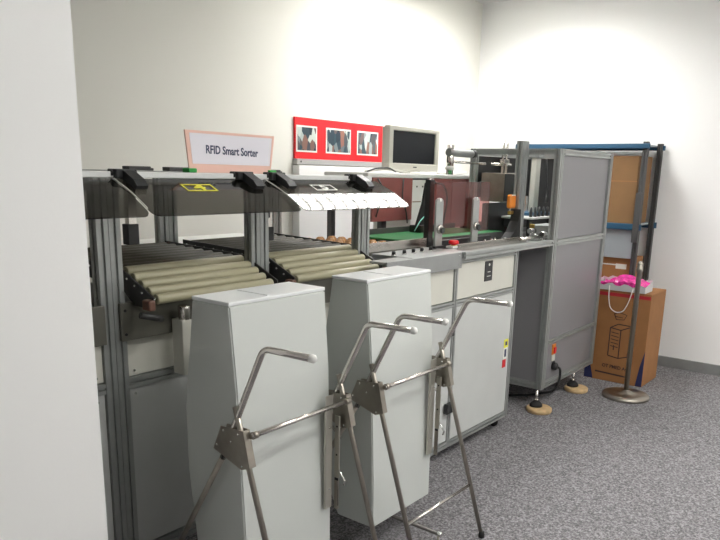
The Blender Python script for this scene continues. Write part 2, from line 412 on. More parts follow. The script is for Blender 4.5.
# pusher cylinder under the first bed
pc = B('beige').bev(1.602, 1.648, 2.135, 2.20, .83, 1.045, .004).build('motor_box', t)
B('steel').lathe((1.628, 2.155, 1.045), [(.022, 0), (.024, .008), (.024, .05), (.02, .055)], 'z', 18).build('motor_shaft', t)

def cover(xa, xb, num, CL):
    key = [(2.222, 1.5625), (2.175, 1.543), (2.12, 1.518), (2.06, 1.485), (1.998, 1.448)]
    pr_ = []
    for i in range(len(key)-1):                     # smooth the outline
        p0, p1, p2, p3 = key[max(i-1, 0)], key[i], key[i+1], key[min(i+2, len(key)-1)]
        for q in range(8):
            u = q/8; pr_.append(tuple(.5*(2*p1[d]+(p2[d]-p0[d])*u+(2*p0[d]-5*p1[d]+4*p2[d]-p3[d])*u*u+(3*p1[d]-p0[d]-3*p2[d]+p3[d])*u**3) for d in (0, 1)))
    pr_.append(key[-1]); n = len(pr_)
    def rnd(i):
        d = (pr_[i][0]-pr_[-1][0])/.028
        return 0 if d > 1 else .028*(1-math.sqrt(max(0, 1-(1-d)**2)))
    top = []; bot = []
    for i, (y, z) in enumerate(pr_):
        top += [(xa+rnd(i), y, z), (xb-rnd(i), y, z)]; bot += [(xa+rnd(i), y+.002, z-.0045), (xb-rnd(i), y+.002, z-.0045)]
    c = MB().m(M['cover']); vs = top+bot; o = 2*n
    c.raw(vs, [(2*i, 2*i+1, 2*i+3, 2*i+2) for i in range(n-1)]+[(o+2*i, o+2*i+2, o+2*i+3, o+2*i+1) for i in range(n-1)], True)
    c.raw(vs, [(2*i, 2*i+2, o+2*i+2, o+2*i) for i in range(n-1)]+[(2*i+1, o+2*i+1, o+2*i+3, 2*i+3) for i in range(n-1)]+[(0, o, o+1, 1), (2*n-2, 2*n-1, o+2*n-1, o+2*n-2)])
    c = c.build('smoked_cover', t, False)
    e = MB().m(M['whiteprint']); e.tube([(xa-.001, y, z) for y, z in pr_[:-5]], .0022, 6); e.build('cover_edge', c)
    if num:
        U = Vector((1, 0, 0)); a = Vector((0, 2.175, 1.543)); b = Vector((0, 2.12, 1.518)); V = (a-b).normalized(); N = U.cross(V)
        cx, nm, mt = num; cen = Vector((cx-.02, 2.15, 1.5320))
        g = MB().m(M[mt]); w, h, r = .070, .027, .006
        out = []
        def P(u, v, k=.0025): return cen+U*u+V*v+N*k
        for (u0, u1, v0, v1) in ((-w, w, h-r, h), (-w, w, -h, -h+r), (-w, -w+.007, -h, h), (w-.007, w, -h, h)):
            g.raw([P(u0, v0), P(u1, v0), P(u1, v1), P(u0, v1), P(u0, v0, .001), P(u1, v0, .001), P(u1, v1, .001), P(u0, v1, .001)], [(0, 1, 2, 3), (7, 6, 5, 4), (0, 4, 5, 1), (1, 5, 6, 2), (2, 6, 7, 3), (3, 7, 4, 0)])
        put_text(g, nm, .062, cen+N*.0026, U, V, 1.7)
        g.build('number_badge', c)
    for x in CL:
        k = MB().m(M['black'])
        k.bev(x-.042, x+.04, 2.205, 2.262, 1.5625, 1.595, .004)
        k.extr([(2.25, 1.590), (2.21, 1.594), (2.145, 1.562), (2.125, 1.540), (2.135, 1.528), (2.18, 1.547), (2.21, 1.5595), (2.25, 1.5645)], 'x', x-.018, x+.028)
        k.lathe((x-.052, 2.232, 1.580), [(.011, 0), (.011, .012)], 'x', 14).lathe((x+.039, 2.232, 1.580), [(.011, 0), (.011, .012)], 'x', 14)
        k.m(M['bolt']).lathe((x-.055, 2.232, 1.580), [(.004, 0), (.005, .004)], 'x', 10)
        k.build('hinge_clip', t)
cover(1.12, 1.398, None, ())
cover(1.408, 2.119, (1.735, '4', 'yellow'), (1.45, 2.0))
cover(2.126, 2.885, (2.43, '5', 'whiteprint'), (2.185, 2.725))
for i, (x, g) in enumerate(((1.945, 0), (2.16, 1), (2.78, 1))):
    k = B('darkgrey').bev(x-.065, x+.05, 2.842, 2.898, 1.5885, 1.607, .003); k.bev(x+.045, x+.07, 2.85, 2.89, 1.5885, 1.600, .003); k.build('rear_clip', t)
for x in (1.80, 2.235):
    B('greenclip').bev(x-.02, x+.02, 2.29, 2.335, 1.5865, 1.6035, .004).build('green_latch', t)
# hanging cylinder near the left post
h = B('steel').bev(1.49, 1.525, 2.272, 2.30, 1.39, 1.563, .003); h.m(M['black']).bev(1.482, 1.528, 2.268, 2.306, 1.325, 1.40, .003); h.build('cylinder', t)
h = B('steel').bev(2.18, 2.21, 2.272, 2.30, 1.34, 1.563, .003); h.m(M['black']).bev(2.172, 2.214, 2.268, 2.306, 1.30, 1.36, .003)
h.m(M['black']).bev(2.172, 2.19, 2.266, 2.27, 1.40, 1.44, .001); h.build('cylinder', t)

# transfer bed with amber wheels behind second roller bed
# ------------------------------------------------------------------ low control cabinet with belt conveyor
KC = .985; FZ = -.0243
lc = thing('control_cabinet', 'waist-high aluminium-framed cabinet with cream and pale grey panels', 'cabinet', (3.6, 2.4, FZ))
LY = 1.99; LB = 2.72
for (a, b) in ((2.90, 2.945), (3.325, 3.358), (4.052, 4.09)):
    B('alu').prof('z', .045, 1.15, a, b, LY, LY+.04).build('post', lc)
for a in (2.90, 4.052): B('alu').prof('z', .045, 1.15, a, a+.04, LB-.04, LB).build('post', lc)
for (a, b) in ((2.946, 3.324), (3.359, 4.051)):
    B('alu').prof('x', a, b, LY, LY+.038, .885, .918).build('cross_rail', lc)
    B('alu').prof('x', a, b, LY, LY+.038, .045, .085).build('cross_rail', lc)
    B('alu').prof('x', a, b, LY, LY+.038, 1.125, 1.15).build('cross_rail', lc)
    p = B('beige').bev(a+.002, b-.002, LY+.008, LY+.016, .921, 1.122, .002)
    if a > 3.3:
        p.m(M['black']).bev(3.672, 3.762, LY+.003, LY+.009, .992, 1.112, .002).m(M['whiteprint']).box(3.70, 3.735, LY+.002, LY+.0035, 1.045, 1.049).box(3.695, 3.74, LY+.002, LY+.0035, 1.02, 1.023).lathe((3.717, LY+.003, 1.09), [(.008, 0), (.008, -.002)], 'y', 12)
    p.build('control_panel' if a > 3.3 else 'front_panel', lc)
d = B('palepan').bev(2.95, 3.322, LY+.004, LY+.02, .09, .882, .003).build('door', lc)
d = B('palepan').bev(3.362, 4.048, LY+.001, LY+.02, .09, .882, .003)
d.m(M['yellow']).box(3.975, 4.03, LY-.001, LY+.001, .53, .585).m(M['whiteprint']).box(3.972, 4.022, LY-.001, LY+.001, .455, .53).m(M['redknob']).box(3.968, 4.012, LY-.001, LY+.001, .40, .452)
d.m(M['ink']).box(3.985, 4.01, LY-.002, LY, .47, .52).box(3.99, 4.015, LY-.002, LY, .545, .57)
d = d.build('door', lc)
B('black').bev(3.272, 3.345, LY-.026, LY-.002, .268, .33, .005).build('lock', lc)
B('black').bev(3.292, 3.322, LY-.02, LY-.0005, .725, .775, .004).build('hinge', lc)
B('palepan').box(4.083, 4.089, LY+.041, LB-.041, .09, 1.12).build('side_panel', lc)
B('palepan').box(2.91, 2.916, LY+.041, LB-.041, .09, 1.12).build('side_panel', lc)
B('palepan').box(2.946, 4.051, LB-.02, LB-.012, .09, 1.12).build('back_panel', lc)
for x in (2.96, 4.02):
    for y in (LY+.06, LB-.06):
        c = B('rubber').lathe((x-.012, y, FZ+.029), [(.014, 0), (.029, .003), (.029, .021), (.014, .024)], 'x', 16).m(M['blackmet']).box(x-.016, x+.016, y-.012, y+.012, .025, .046)
        c.build('caster', lc)
# top
B('aludull').bev(2.90, 4.515, LY-.01, LB+.015, 1.151, 1.172, .003).build('worktop', lc)
B('alu').prof('x', 3.36, 4.515, LY-.04, LY-.011, 1.155, 1.192).build('front_trim', lc)
cs = B('aludull').bev(2.66, 3.355, LY-.022, LY-.0105, 1.104, 1.192, .002)
cs.bev(2.66, 2.895, LY-.01, 2.075, 1.178, 1.19, .002)
cs.m(M['bolt']).lathe((3.325, LY-.0245, 1.175), [(.004, 0), (.005, .003)], 'y', 10).lathe((3.325, LY-.0245, 1.125), [(.004, 0), (.005, .003)], 'y', 10)
cs.build('control_strip', lc)
B('aludull').bev(2.90, 3.42, LY-.010, 2.25, 1.1725, 1.192, .002).build('button_panel', lc)
for (x, y) in ((2.92, 2.12), (3.015, 2.12), (3.10, 2.12), (3.18, 2.12), (3.265, 2.12)):
    b_ = MB().m(M['bolt']).lathe((x, y, 1.192), [(.0125, 0), (.0125, .006)], 'z', 14).m(M['black']).lathe((x, y, 1.198), [(.010, 0), (.010, .014), (.006, .017)], 'z', 14)
    b_.build('push_button', lc)
e = B('white').bev(3.47, 3.56, 2.10, 2.15, 1.1925, 1.205, .004).m(M['yellow']).lathe((3.515, 2.125, 1.205), [(.02, 0), (.02, .002)], 'z', 18).m(M['redknob']).lathe((3.515, 2.125, 1.200), [(.014, 0), (.014, .012), (.030, .016), (.030, .03), (.022, .036)], 'z', 20)
e.build('emergency_stop', lc)
B('steel').bev(2.90, 3.52, 2.27, 2.276, 1.1725, 1.242, .002).build('guide_rail', lc)
B('steel').bev(3.52, 4.42, 2.10, 2.106, 1.1725, 1.215, .002).build('guide_rail', lc)
# belt conveyor surface
bt = B('green').bev(3.345, 4.50, 2.33, 2.715, 1.218, 1.228, .004).m(M['darkgrey']).bev(3.345, 4.50, 2.322, 2.329, 1.1725, 1.226, .001).bev(3.345, 4.50, 2.717, 2.725, 1.1725, 1.262, .001)
bt.m(M['steel']).tube([(3.35, 2.365, 1.195), (3.35, 2.73, 1.195)], .016, 12)
bt.build('green_belt', lc)
B('black').bev(3.52, 4.15, 2.225, 2.255, 1.1725, 1.225, .004).build('black_guide', lc)
# amber transfer wheels
B('aludull').bev(2.90, 3.33, 2.40, 2.89, 1.1725, 1.180, .002).build('transfer_plate', lc)
for j in range(6):
    y = 2.45+.078*j
    a = B('steel').tube([(2.905, y, 1.196), (3.31, y, 1.196)], .006, 8); a.build('axle', lc)
    for i in range(4):
        x = 2.945+.106*i
        B('amber').lathe((x-.02, y, 1.196), [(.018, 0), (.028, .006), (.028, .016), (.02, .02), (.028, .024), (.028, .034), (.018, .04)], 'x', 14).build('wheel', lc)
B('ochre').bev(2.906, 2.922, 2.42, 2.46, 1.166, 1.215, .004).build('sensor', lc)
for x in (2.90, 3.318): B('aludull').bev(x, x+.006, 2.41, 2.88, 1.180, 1.205, .001).build('side_rail', lc)

# brown acrylic guard and standoffs
B('brownacr').bev(3.43, 4.06, 2.205, 2.211, 1.262, 1.565, .002).build('acrylic_guard', lc)
for (a, b) in ((3.395, 3.467), (3.81, 3.882)):
    m_ = (a+b)/2; w = (b-a)/2
    pts = [(a, 1.193), (b, 1.193), (b, 1.45)]+[(m_+w*math.cos(q), 1.45+w*math.sin(q)*.7) for q in [math.pi*k/8 for k in range(1, 8)]]+[(a, 1.45)]
    s = B('alu').extr(pts, 'y', 2.176, 2.188)
    s.m(M['bolt']).lathe((m_, 2.172, 1.463), [(.008, 0), (.009, .004)], 'y', 12).m(M['steel']).lathe((m_, 2.160, 1.300), [(.022, 0), (.026, .004), (.026, .016)], 'y', 18).m(M['black']).lathe((m_+.006, 2.15, 1.293), [(.016, 0), (.018, .004), (.018, .01)], 'y', 16)
    s.bev(a-.012, b+.012, 2.165, 2.20, 1.1925, 1.205, .003)
    s.build('standoff', lc)
B('black').bev(3.455, 3.505, 2.264, 2.30, 1.1725, 1.575, .004).build('black_upright', lc)
# small adjusters by the second standoff
a = MB().m(M['bolt'])
for (x, y, r) in ((3.93, 2.15, .016), (4.0, 2.14, .02), (4.08, 2.16, .015), (4.16, 2.13, .018)):
    a.lathe((x, y, 1.172), [(r, 0), (r, .022), (r*.5, .03), (r*.5, .045)], 'z', 12)
a.m(M['steel']).tube([(3.90, 2.13, 1.205), (4.20, 2.12, 1.19)], .006, 8).tube([(4.22, 2.05, 1.205), (4.51, 2.05, 1.205)], .012, 12)
a.build('adjuster_block', lc)
# gantry post at the cabinet end with orange sensor and black chute
po = B('alu').prof('z', 1.1725, 1.835, 4.405, 4.452, 2.17, 2.215); po.prof('z', 1.1725, 1.835, 4.454, 4.50, 2.17, 2.215); po.build('end_post', lc)
sn = MB().m(M['ochre']).bev(4.31, 4.40, 2.185, 2.215, 1.395, 1.485, .012).m(M['whiteprint']).box(4.33, 4.38, 2.184, 2.186, 1.478, 1.486).m(M['yelbrass']).bev(4.33, 4.38, 2.19, 2.21, 1.355, 1.378, .003).m(M['steel']).bev(4.34, 4.37, 2.195, 2.205, 1.37, 1.40, .002)
sn.build('beacon', lc)
ch = MB().m(M['rubber']).extr([(4.385, 1.39), (4.36, 1.31), (4.31, 1.24), (4.25, 1.20), (4.17, 1.173), (4.40, 1.173)], 'y', 2.14, 2.205)
ch.build('chute_fin', lc)
B('steel').tube([(4.17, 2.60, 1.690), (4.49, 2.49, 1.686)], .008, 10).build('cross_rod', lc)
sc_ = MB().m(M['aludull']).tube([(4.17, 2.60, 1.752), (4.40, 2.55, 1.748)], .026, 18).m(M['black']).tube([(4.40, 2.55, 1.748), (4.43, 2.544, 1.747)], .026, 18).m(M['bolt']).tube([(4.43, 2.544, 1.747), (4.434, 2.543, 1.747)], .014, 12)
sc_.m(M['steel']).tube([(4.20, 2.60, 1.605), (4.20, 2.60, 1.80)], .024, 16).m(M['white']).lathe((4.20, 2.60, 1.63), [(.02, 0), (.034, .012), (.034, .024), (.02, .036)], 'z', 16)
sc_.build('camera_arm', lc)

resize(lc, KC)

# ------------------------------------------------------------------ monitor shelf behind the belt
sh = thing('monitor_shelf', 'white shelf on maroon panels behind the green belt, carrying a monitor', 'shelf', (4.1, 2.82, 0))
SY0, SY1 = 2.76, 3.12
B('white').bev(3.50, 4.86, SY0-.003, SY1, 1.578, 1.606, .006).build('shelf_board', sh)
B('blackmet').bev(3.52, 4.84, SY0+.022, SY0+.03, 1.562, 1.577, .002).build('shelf_edge', sh)
B('maroon').bev(3.56, 3.995, SY0, SY0+.02, 1.30, 1.576, .003).build('panel', sh)
B('maroon').bev(4.20, 4.50, SY0, SY0+.02, 1.225, 1.576, .003).build('panel', sh)
B('maroonlt').bev(4.505, 4.70, SY0, SY0+.02, 1.225, 1.576, .003).build('panel', sh)
B('maroon').bev(4.705, 4.84, SY0, SY0+.02, 1.225, 1.576, .003).build('panel', sh)
for x in (3.70, 4.76): B('darkgrey').bev(x, x+.05, SY0+.03, SY0+.07, 0, 1.577, .003).build('leg', sh)
for x in (3.52, 4.79): B('darkgrey').bev(x, x+.04, SY1-.05, SY1-.01, 0, 1.577, .003).build('leg', sh)
B('blackmet').tube([(3.59, SY0-.012, 1.57), (3.68, SY0-.02, 1.47), (3.60, SY0-.02, 1.40), (3.58, SY0-.012, 1.33)], .005, 8, fillet=.03).build('cable', sh)
B('blackmet').tube([(3.87, SY0-.012, 1.57), (3.85, SY0-.02, 1.45), (3.90, SY0-.02, 1.36), (3.93, SY0-.012, 1.28)], .005, 8, fillet=.03).build('cable', sh)
B('blackmet').tube([(4.22, SY0-.012, 1.55), (4.36, SY0-.02, 1.54), (4.42, SY0-.02, 1.44), (4.38, SY0-.012, 1.25)], .007, 8, fillet=.06).build('cable', sh)
tp = thing('computer_tower', 'pale computer tower standing behind the belt below the monitor shelf', 'computer', (4.07, 2.90, 1.20))
B('white').bev(4.005, 4.19, 2.775, 3.1, 1.205, 1.565, .006).build('case', tp)
x_ = MB().m(M['black']).box(4.06, 4.075, 2.773, 2.7755, 1.515, 1.525).box(4.13, 4.145, 2.773, 2.7755, 1.515, 1.525).m(M['cardlt']).box(4.02, 4.12, 2.773, 2.7755, 1.415, 1.421); x_.build('front_marks', tp)
st = thing('low_stand', 'narrow white stand under the pale computer tower', 'stand', (4.07, 2.95, 0))
B('white').bev(3.62+.14, 4.30, 2.845, 3.10, 1.17, 1.204, .004).build('top', st)
for x in (3.78, 4.25): B('white').bev(x, x+.03, 2.95, 2.98, 0, 1.17, .003).build('leg', st)
fb = MB().m(M['black']).extr([(3.90, 1.55), (3.87, 1.42), (3.80, 1.27), (3.96, 1.27), (3.97, 1.55)], 'y', 2.585, 2.60)
fb.m(M['teal']).tube([(3.95, 2.57, 1.44), (3.89, 2.56, 1.36), (3.79, 2.55, 1.31), (3.73, 2.55, 1.25)], .0035, 6, fillet=.03)
fb.m(M['black']).bev(3.80, 3.98, 2.55, 2.64, 1.2345, 1.28, .004)
tag(fb.build('cable_guard'), 'black tapering guard with a teal wire, standing on the green belt bed', 'guard')

# monitor
mo = thing('monitor', 'beige flat monitor with dark screen on the white shelf', 'monitor', (3.93+.12, 2.80, 1.606))
mxa, mxb = 3.80, 4.40; mz0, mz1 = 1.622, 1.91; my = 2.82
f = B('cream'); f.bev(mxa, mxb, my, my+.045, mz0, mz0+.05, .006).bev(mxa, mxb, my, my+.045, mz1-.03, mz1, .006).bev(mxa, mxa+.045, my, my+.045, mz0+.045, mz1-.025, .006).bev(mxb-.045, mxb, my, my+.045, mz0+.045, mz1-.025, .006).box(mxa+.02, mxb-.02, my+.03, my+.075, mz0+.01, mz1-.01)
f.m(M['darkgrey']).box(4.08, 4.12, my-.0012, my+.001, mz0+.022, mz0+.030)
f.build('bezel', mo)
B('screen').box(mxa+.044, mxb-.044, my+.012, my+.016, mz0+.049, mz1-.029).build('screen', mo)
s = B('cream').bev(4.02, 4.18, my+.01, my+.06, 1.607, 1.63, .006); s.lathe((4.10, my+.04, 1.6062), [(.075, 0), (.07, .008), (.05, .014)], 'z', 30); s.build('stand', mo)
cb = MB().m(M['cream'])
for k in range(3):
    cb.tube([(3.53+.02*k, 2.80+.02*k, 1.612), (3.61, 2.785, 1.62), (3.71, 2.775, 1.63+.004*k), (3.83, 2.775, 1.617+.003*k), (3.95, 2.77, 1.612)], .0055, 8, fillet=.04)
cb.m(M['black']).tube([(3.53, 2.79, 1.611), (3.59, 2.77, 1.632), (3.73, 2.765, 1.640), (3.81, 2.77, 1.614)], .0045, 8, fillet=.04)
tag(cb.build('cable_bundle'), 'loose beige and black cables lying on the left end of the white shelf', 'cables')
kb = B('white').extr([(2.765, 1.6065), (2.765, 1.614), (2.835, 1.619), (2.835, 1.6065)], 'x', 4.40, 4.84)
for i in range(14):
    for j in range(3): kb.box(4.415+i*.029, 4.439+i*.029, 2.775+j*.018, 2.789+j*.018, 1.612, 1.6205)
tag(kb.build('keyboard'), 'pale keyboard lying flat on the right end of the white shelf', 'keyboard')

# ------------------------------------------------------------------ tall cabinet
tc = thing('machine_enclosure', 'tall aluminium-framed enclosure with grey panels standing on round pads', 'cabinet', (5.0, 2.35, FZ))
TX0, TX1, TY0, TY1, TZ0, TZ1 = 4.52, 5.51, 1.95, 2.63, .128, 1.79; w = .045
for (x, y) in ((TX0, TY0), (TX1-w, TY0), (TX0, TY1-w), (TX1-w, TY1-w)):
    B('alu').prof('z', TZ0, TZ1, x, x+w, y, y+w).build('post', tc)
B('alu').prof('z', TZ0, TZ1, TX0+w+.001, TX0+w+.03, TY0+.006, TY0+w).build('post', tc)
fx0, fx1 = TX0+w+.031, TX1-w-.001
for (a, b) in ((TZ0, TZ0+.04), (.452, .478), (1.148, 1.19), (TZ1-.04, TZ1)):
    B('alu').prof('x', fx0, fx1, TY0+.002, TY0+.042, a, b).build('front_rail', tc)
for (a, b) in ((.17, .45), (.48, 1.146), (1.192, TZ1-.042)):
    B('greypan').bev(fx0+.002, fx1-.002, TY0+.016, TY0+.022, a, b, .001).build('front_panel', tc)
ya, yb = TY0+w+.001, TY1-w-.001
for (a, b) in ((TZ0, TZ0+.04), (1.13, 1.17), (TZ1-.04, TZ1)):
    B('alu').prof('y', ya, yb, TX0+.002, TX0+.042, a, b).build('side_rail', tc)
B('greypan').bev(TX0+.014, TX0+.02, ya+.002, yb-.002, .17, 1.128, .001).build('side_panel', tc)
for (a, b) in ((TZ0, TZ0+.04), (1.225, 1.275), (TZ1-.04, TZ1)):
    B('alu').prof('y', ya, yb, TX1-.042, TX1-.002, a, b).build('side_rail', tc)
B('greypan').bev(TX1-.02, TX1-.014, ya+.002, yb-.002, .17, 1.223, .001).build('side_panel', tc)
B('greygreen').bev(TX1-.02, TX1-.014, ya+.002, ya+.33, 1.277, TZ1-.042, .001).build('side_panel', tc)
B('blackmet').bev(TX1-.03, TX1-.022, ya+.31, yb-.002, 1.277, TZ1-.042, .001).build('side_panel', tc)
bx0, bx1 = TX0+w+.001, TX1-w-.001
for (a, b) in ((TZ0, TZ0+.04), (1.23, 1.27), (TZ1-.045, TZ1)):
    B('alu').prof('x', bx0, bx1, TY1-.042, TY1-.002, a, b).build('back_rail', tc)
B('greypan').bev(bx0+.002, bx1-.002, TY1-.02, TY1-.014, .17, 1.228, .001).build('back_panel', tc)
B('blackmet').bev(bx0+.002, bx1-.002, TY1-.02, TY1-.014, 1.45, TZ1-.047, .001).build('back_panel', tc)
B('aludull').box(TX0+.01, TX1-.01, TY0+.01, TY1-.01, TZ0+.041, TZ0+.05).build('floor_plate', tc)
B('aludull').box(TX0+.045, TX1-.045, TY0+.045, TY1-.045, 1.152, 1.162).build('deck_plate', tc)
# inside
B('blackmet').bev(4.57, 5.04, 2.50, 2.54, 1.163, 1.412, .004).build('rear_guard', tc)
sb = B('steeldark').bev(4.57, 4.79, 2.375, 2.56, 1.425, 1.625, .004)
sb.m(M['blackmet']).box(4.575, 4.785, 2.371, 2.376, 1.43, 1.62); sb.build('scanner_box', tc)
for x in (4.615, 4.67): B('steel').tube([(x, 2.42, 1.625), (x, 2.42, 1.86)], .009, 10).build('hanger_rod', tc)
B('steel').bev(4.605, 4.68, 2.40, 2.44, 1.69, 1.72, .003).build('clamp', tc)
B('steel').tube([(4.53, 2.47, 1.686), (4.72, 2.41, 1.684)], .008, 10).build('cross_rod', tc)
B('beige').bev(5.08, 5.16, 2.38, 2.42, 1.163, TZ1-.046, .003).build('lift_rail', tc)
B('alu').bev(5.07, 5.17, 2.36, 2.44, TZ1-.045, TZ1-.005, .003).build('lift_bracket', tc)
B('aludull').bev(4.66, 4.93, 2.06, 2.20, 1.163, 1.275, .005).build('gear_housing', tc)
v = MB().m(M['bolt'])
for (x, y, z) in ((4.60, 2.12, 1.20), (4.60, 2.06, 1.22), (4.61, 2.16, 1.235)):
    v.tube([(x-.03, y, z), (x+.055, y, z)], .018, 12)
v.m(M['yelbrass']).bev(4.575, 4.60, 2.13, 2.16, 1.255, 1.285, .004).m(M['bolt']).bev(4.58, 4.65, 2.04, 2.20, 1.163, 1.19, .004)
v.build('air_valve', tc)
k = MB().m(M['white']).bev(4.80, 5.2, 2.25, 2.50, 1.30, 1.315, .003).m(M['blue']).bev(4.95, 5.30, 2.30, 2.52, 1.318, 1.34, .004).m(M['blackmet'])
for i in range(5): k.lathe((4.86+.07*i, 2.29, 1.316), [(.012, 0), (.012, .035), (.006, .07)], 'z', 10)
for x in (4.82, 5.17): k.bev(x, x+.02, 2.28, 2.30, 1.163, 1.30, .002)
k.bev(4.80, 5.3, 2.33, 2.48, 1.24, 1.298, .004)
k.build('tray', tc)
B('blackmet').tube([(5.30, 2.40, 1.74), (5.34, 2.41, 1.62), (5.36, 2.40, 1.48), (5.30, 2.38, 1.41)], .008, 8, fillet=.04).build('hose', tc)
B('blackmet').bev(4.90, 5.07, 2.53, 2.575, 1.163, 1.74, .004).build('dark_column', tc)
# inlet, plug
s = B('ochre').bev(4.688, 4.742, TY0+.008, TY0+.0158, .355, .432, .002).m(M['redknob']).bev(4.700, 4.73, TY0-.004, TY0+.008, .365, .41, .003).m(M['beige']).bev(4.69, 4.74, TY0+.008, TY0+.0158, .305, .353, .002).m(M['black']).bev(4.70, 4.73, TY0, TY0+.008, .285, .305, .002)
s.build('power_inlet', tc)
s = B('black').lathe((4.725, TY0-.02, .265), [(.022, 0), (.028, .008), (.028, .034)], 'y', 16).tube([(4.735, TY0-.01, .26), (4.79, TY0-.02, .24), (4.80, TY0-.02, .15), (4.80, TY0+.02, .05), (4.78, 2.15, -.012), (4.6, 2.35, -.0145)], .009, 8, fillet=.04)
s.build('power_plug', tc)
for (x, y) in ((4.505, 1.972), (5.17, 1.972), (4.54, 2.60), (5.46, 2.60)):
    f = MB().m(M['steel']).lathe((x, y, .03), [(.010, 0), (.010, .0975)], 'z', 12).lathe((x, y, .056), [(.018, 0), (.018, .008)], 'z', 6).m(M['rubber']).lathe((x, y, FZ+.0355), [(.045, 0), (.045, .014), (.02, .040)], 'z', 20)
    f.build('levelling_foot', tc)
resize(tc, KC)
for i, (x, y, l) in enumerate(((4.505, 1.955, 'pale wooden disc under the nearest corner foot of the grey enclosure'), (5.17, 1.948, 'pale wooden disc under the front foot beside the carton'), (4.54, 2.60, 'pale wooden disc under the rear left foot of the enclosure'), (5.46, 2.60, 'pale wooden disc under the rear right foot of the enclosure'))):
    if y > 2.5: l_ = l
    d = MB().m(M['wood']).lathe((x*KC, y*KC-.008, 0), [(.082, 0), (.088, .006), (.088, .028), (.08, .034)], 'z', 32).build('wooden_pad')
    tag(d, l, 'pad', 'wooden pads under the enclosure feet')

# ------------------------------------------------------------------ sign board on sorter
sg = thing('sign_board', 'pink sign card with white paper reading RFID Smart Sorter on the sorter beam', 'sign', (2.02, 2.31, 1.587))
B('pink').extr([(1.795, 1.587), (2.232, 1.587), (2.256, 1.748), (1.777, 1.748)], 'y', 2.305, 2.311).build('card', sg)
p = B('paper').extr([(1.81, 1.621), (2.225, 1.621), (2.240, 1.738), (1.797, 1.738)], 'y', 2.3035, 2.3052); p = p.build('paper', sg)
g = MB().m(M['ink']); put_text(g, 'RFID Smart Sorter', .045, (2.015, 2.3033, 1.674), (1, 0, -.02), (0, 0, 1), .82); g.build('lettering', p)

# ------------------------------------------------------------------ notice board on back wall
nb = thing('notice_board', 'red notice board with group photos on the back wall above the white panel', 'notice board', (4.3, 3.64, 1.65))
B('red').bev(3.76, 5.05, 3.632, 3.649, 1.693, 1.98, .002).build('backing', nb)
for (a, b) in ((3.77, 3.99), (4.09, 4.38), (4.46, 4.73), (4.80, 5.02)):
    f = B('whiteprint').box(a, b, 3.628, 3.6315, 1.74, 1.925); f.m(M['photo']).box(a+.012, b-.012, 3.6265, 3.628, 1.752, 1.913); f.build('photo', nb)
l = B('ledge').bev(3.75, 5.06, 3.60, 3.649, 1.652, 1.69, .003); l.m(M['darkgrey'])
for x in (3.79, 4.77): l.lathe((x, 3.598, 1.672), [(.007, 0), (.008, .003)], 'y', 12)
l.build('ledge', nb)
wp = MB().m(M['wallwhite']).bev(3.75, 6.1, 3.58, 3.649, .10, 1.645, .004).build('trim_1'); struct(wp)
wt = thing('side_table', 'low white table standing against the back wall behind the roller beds', 'table', (2.6, 3.25, 0))
B('white').bev(2.05, 3.05, 3.0, 3.45, 1.185, 1.21, .004).build('tabletop', wt)
for x in (2.08, 2.98):
    for y in (3.03, 3.39): B('white').bev(x, x+.035, y, y+.035, 0, 1.185, .003).build('leg', wt)
tr = B('blackmet').bev(2.45, 2.85, 3.02, 3.15, 1.2105, 1.222, .003); tag(tr.build('flat_case'), 'thin black case lying on the low white table', 'case')
ms = MB().m(M['ledge']).extr([(2.93, 1.2105), (3.02, 1.2105), (2.985, 1.245), (2.955, 1.262), (2.935, 1.25)], 'y', 3.03, 3.09); tag(ms.build('tape_dispenser'), 'small grey dispenser on the right end of the low white table', 'dispenser')

# ------------------------------------------------------------------ storage rack, cartons, bag, stanchion
rk = thing('storage_rack', 'rack with blue beams against the right wall behind the enclosure', 'rack', (6.1, 2.4, 0))
RX0, RX1, RY0, RY1 = 5.90, 6.32, 1.82, 2.95
for x in (RX0, RX1-.04):
    for y in (RY0, RY1-.04): B('darkgrey').prof('z', 0, 1.90, x, x+.04, y, y+.04).build('upright', rk)
for (a, b) in ((1.845, 1.885), (1.20, 1.25)):
    for x in (RX0-.018, RX1-.022): B('blue').bev(x, x+.016, RY0-.02, RY1+.02, a, b, .004).build('beam', rk)
B('bluegrey').box(RX0+.002, RX1-.03, RY0+.045, RY1-.045, 1.23, 1.247).build('shelf', rk)
B('bluegrey').box(RX0+.002, RX1-.03, RY0+.045, RY1-.045, 1.872, 1.884).build('shelf', rk)
B('bluegrey').bev(RX0+.012, RX0+.024, RY0+.042, RY1-.042, .962, 1.20, .002).build('apron', rk)
B('darkgrey').bev(RX0-.03, RX0-.002, RY0-.004, RY0+.044, 1.10, 1.50, .003).build('bracket', rk)
ct = thing('carton', 'plain brown carton filling the rack shelf between the blue beams', 'carton', (6.08, 2.3, 1.247))
B('cardlt').bev(RX0+.03, RX1-.06, RY0+.06, RY1-.08, 1.247, 1.79, .006).build('box', ct)
B('card').box(RX0+.0285, RX0+.03, RY0+.061, RY1-.081, 1.585, 1.592).build('seam', ct)

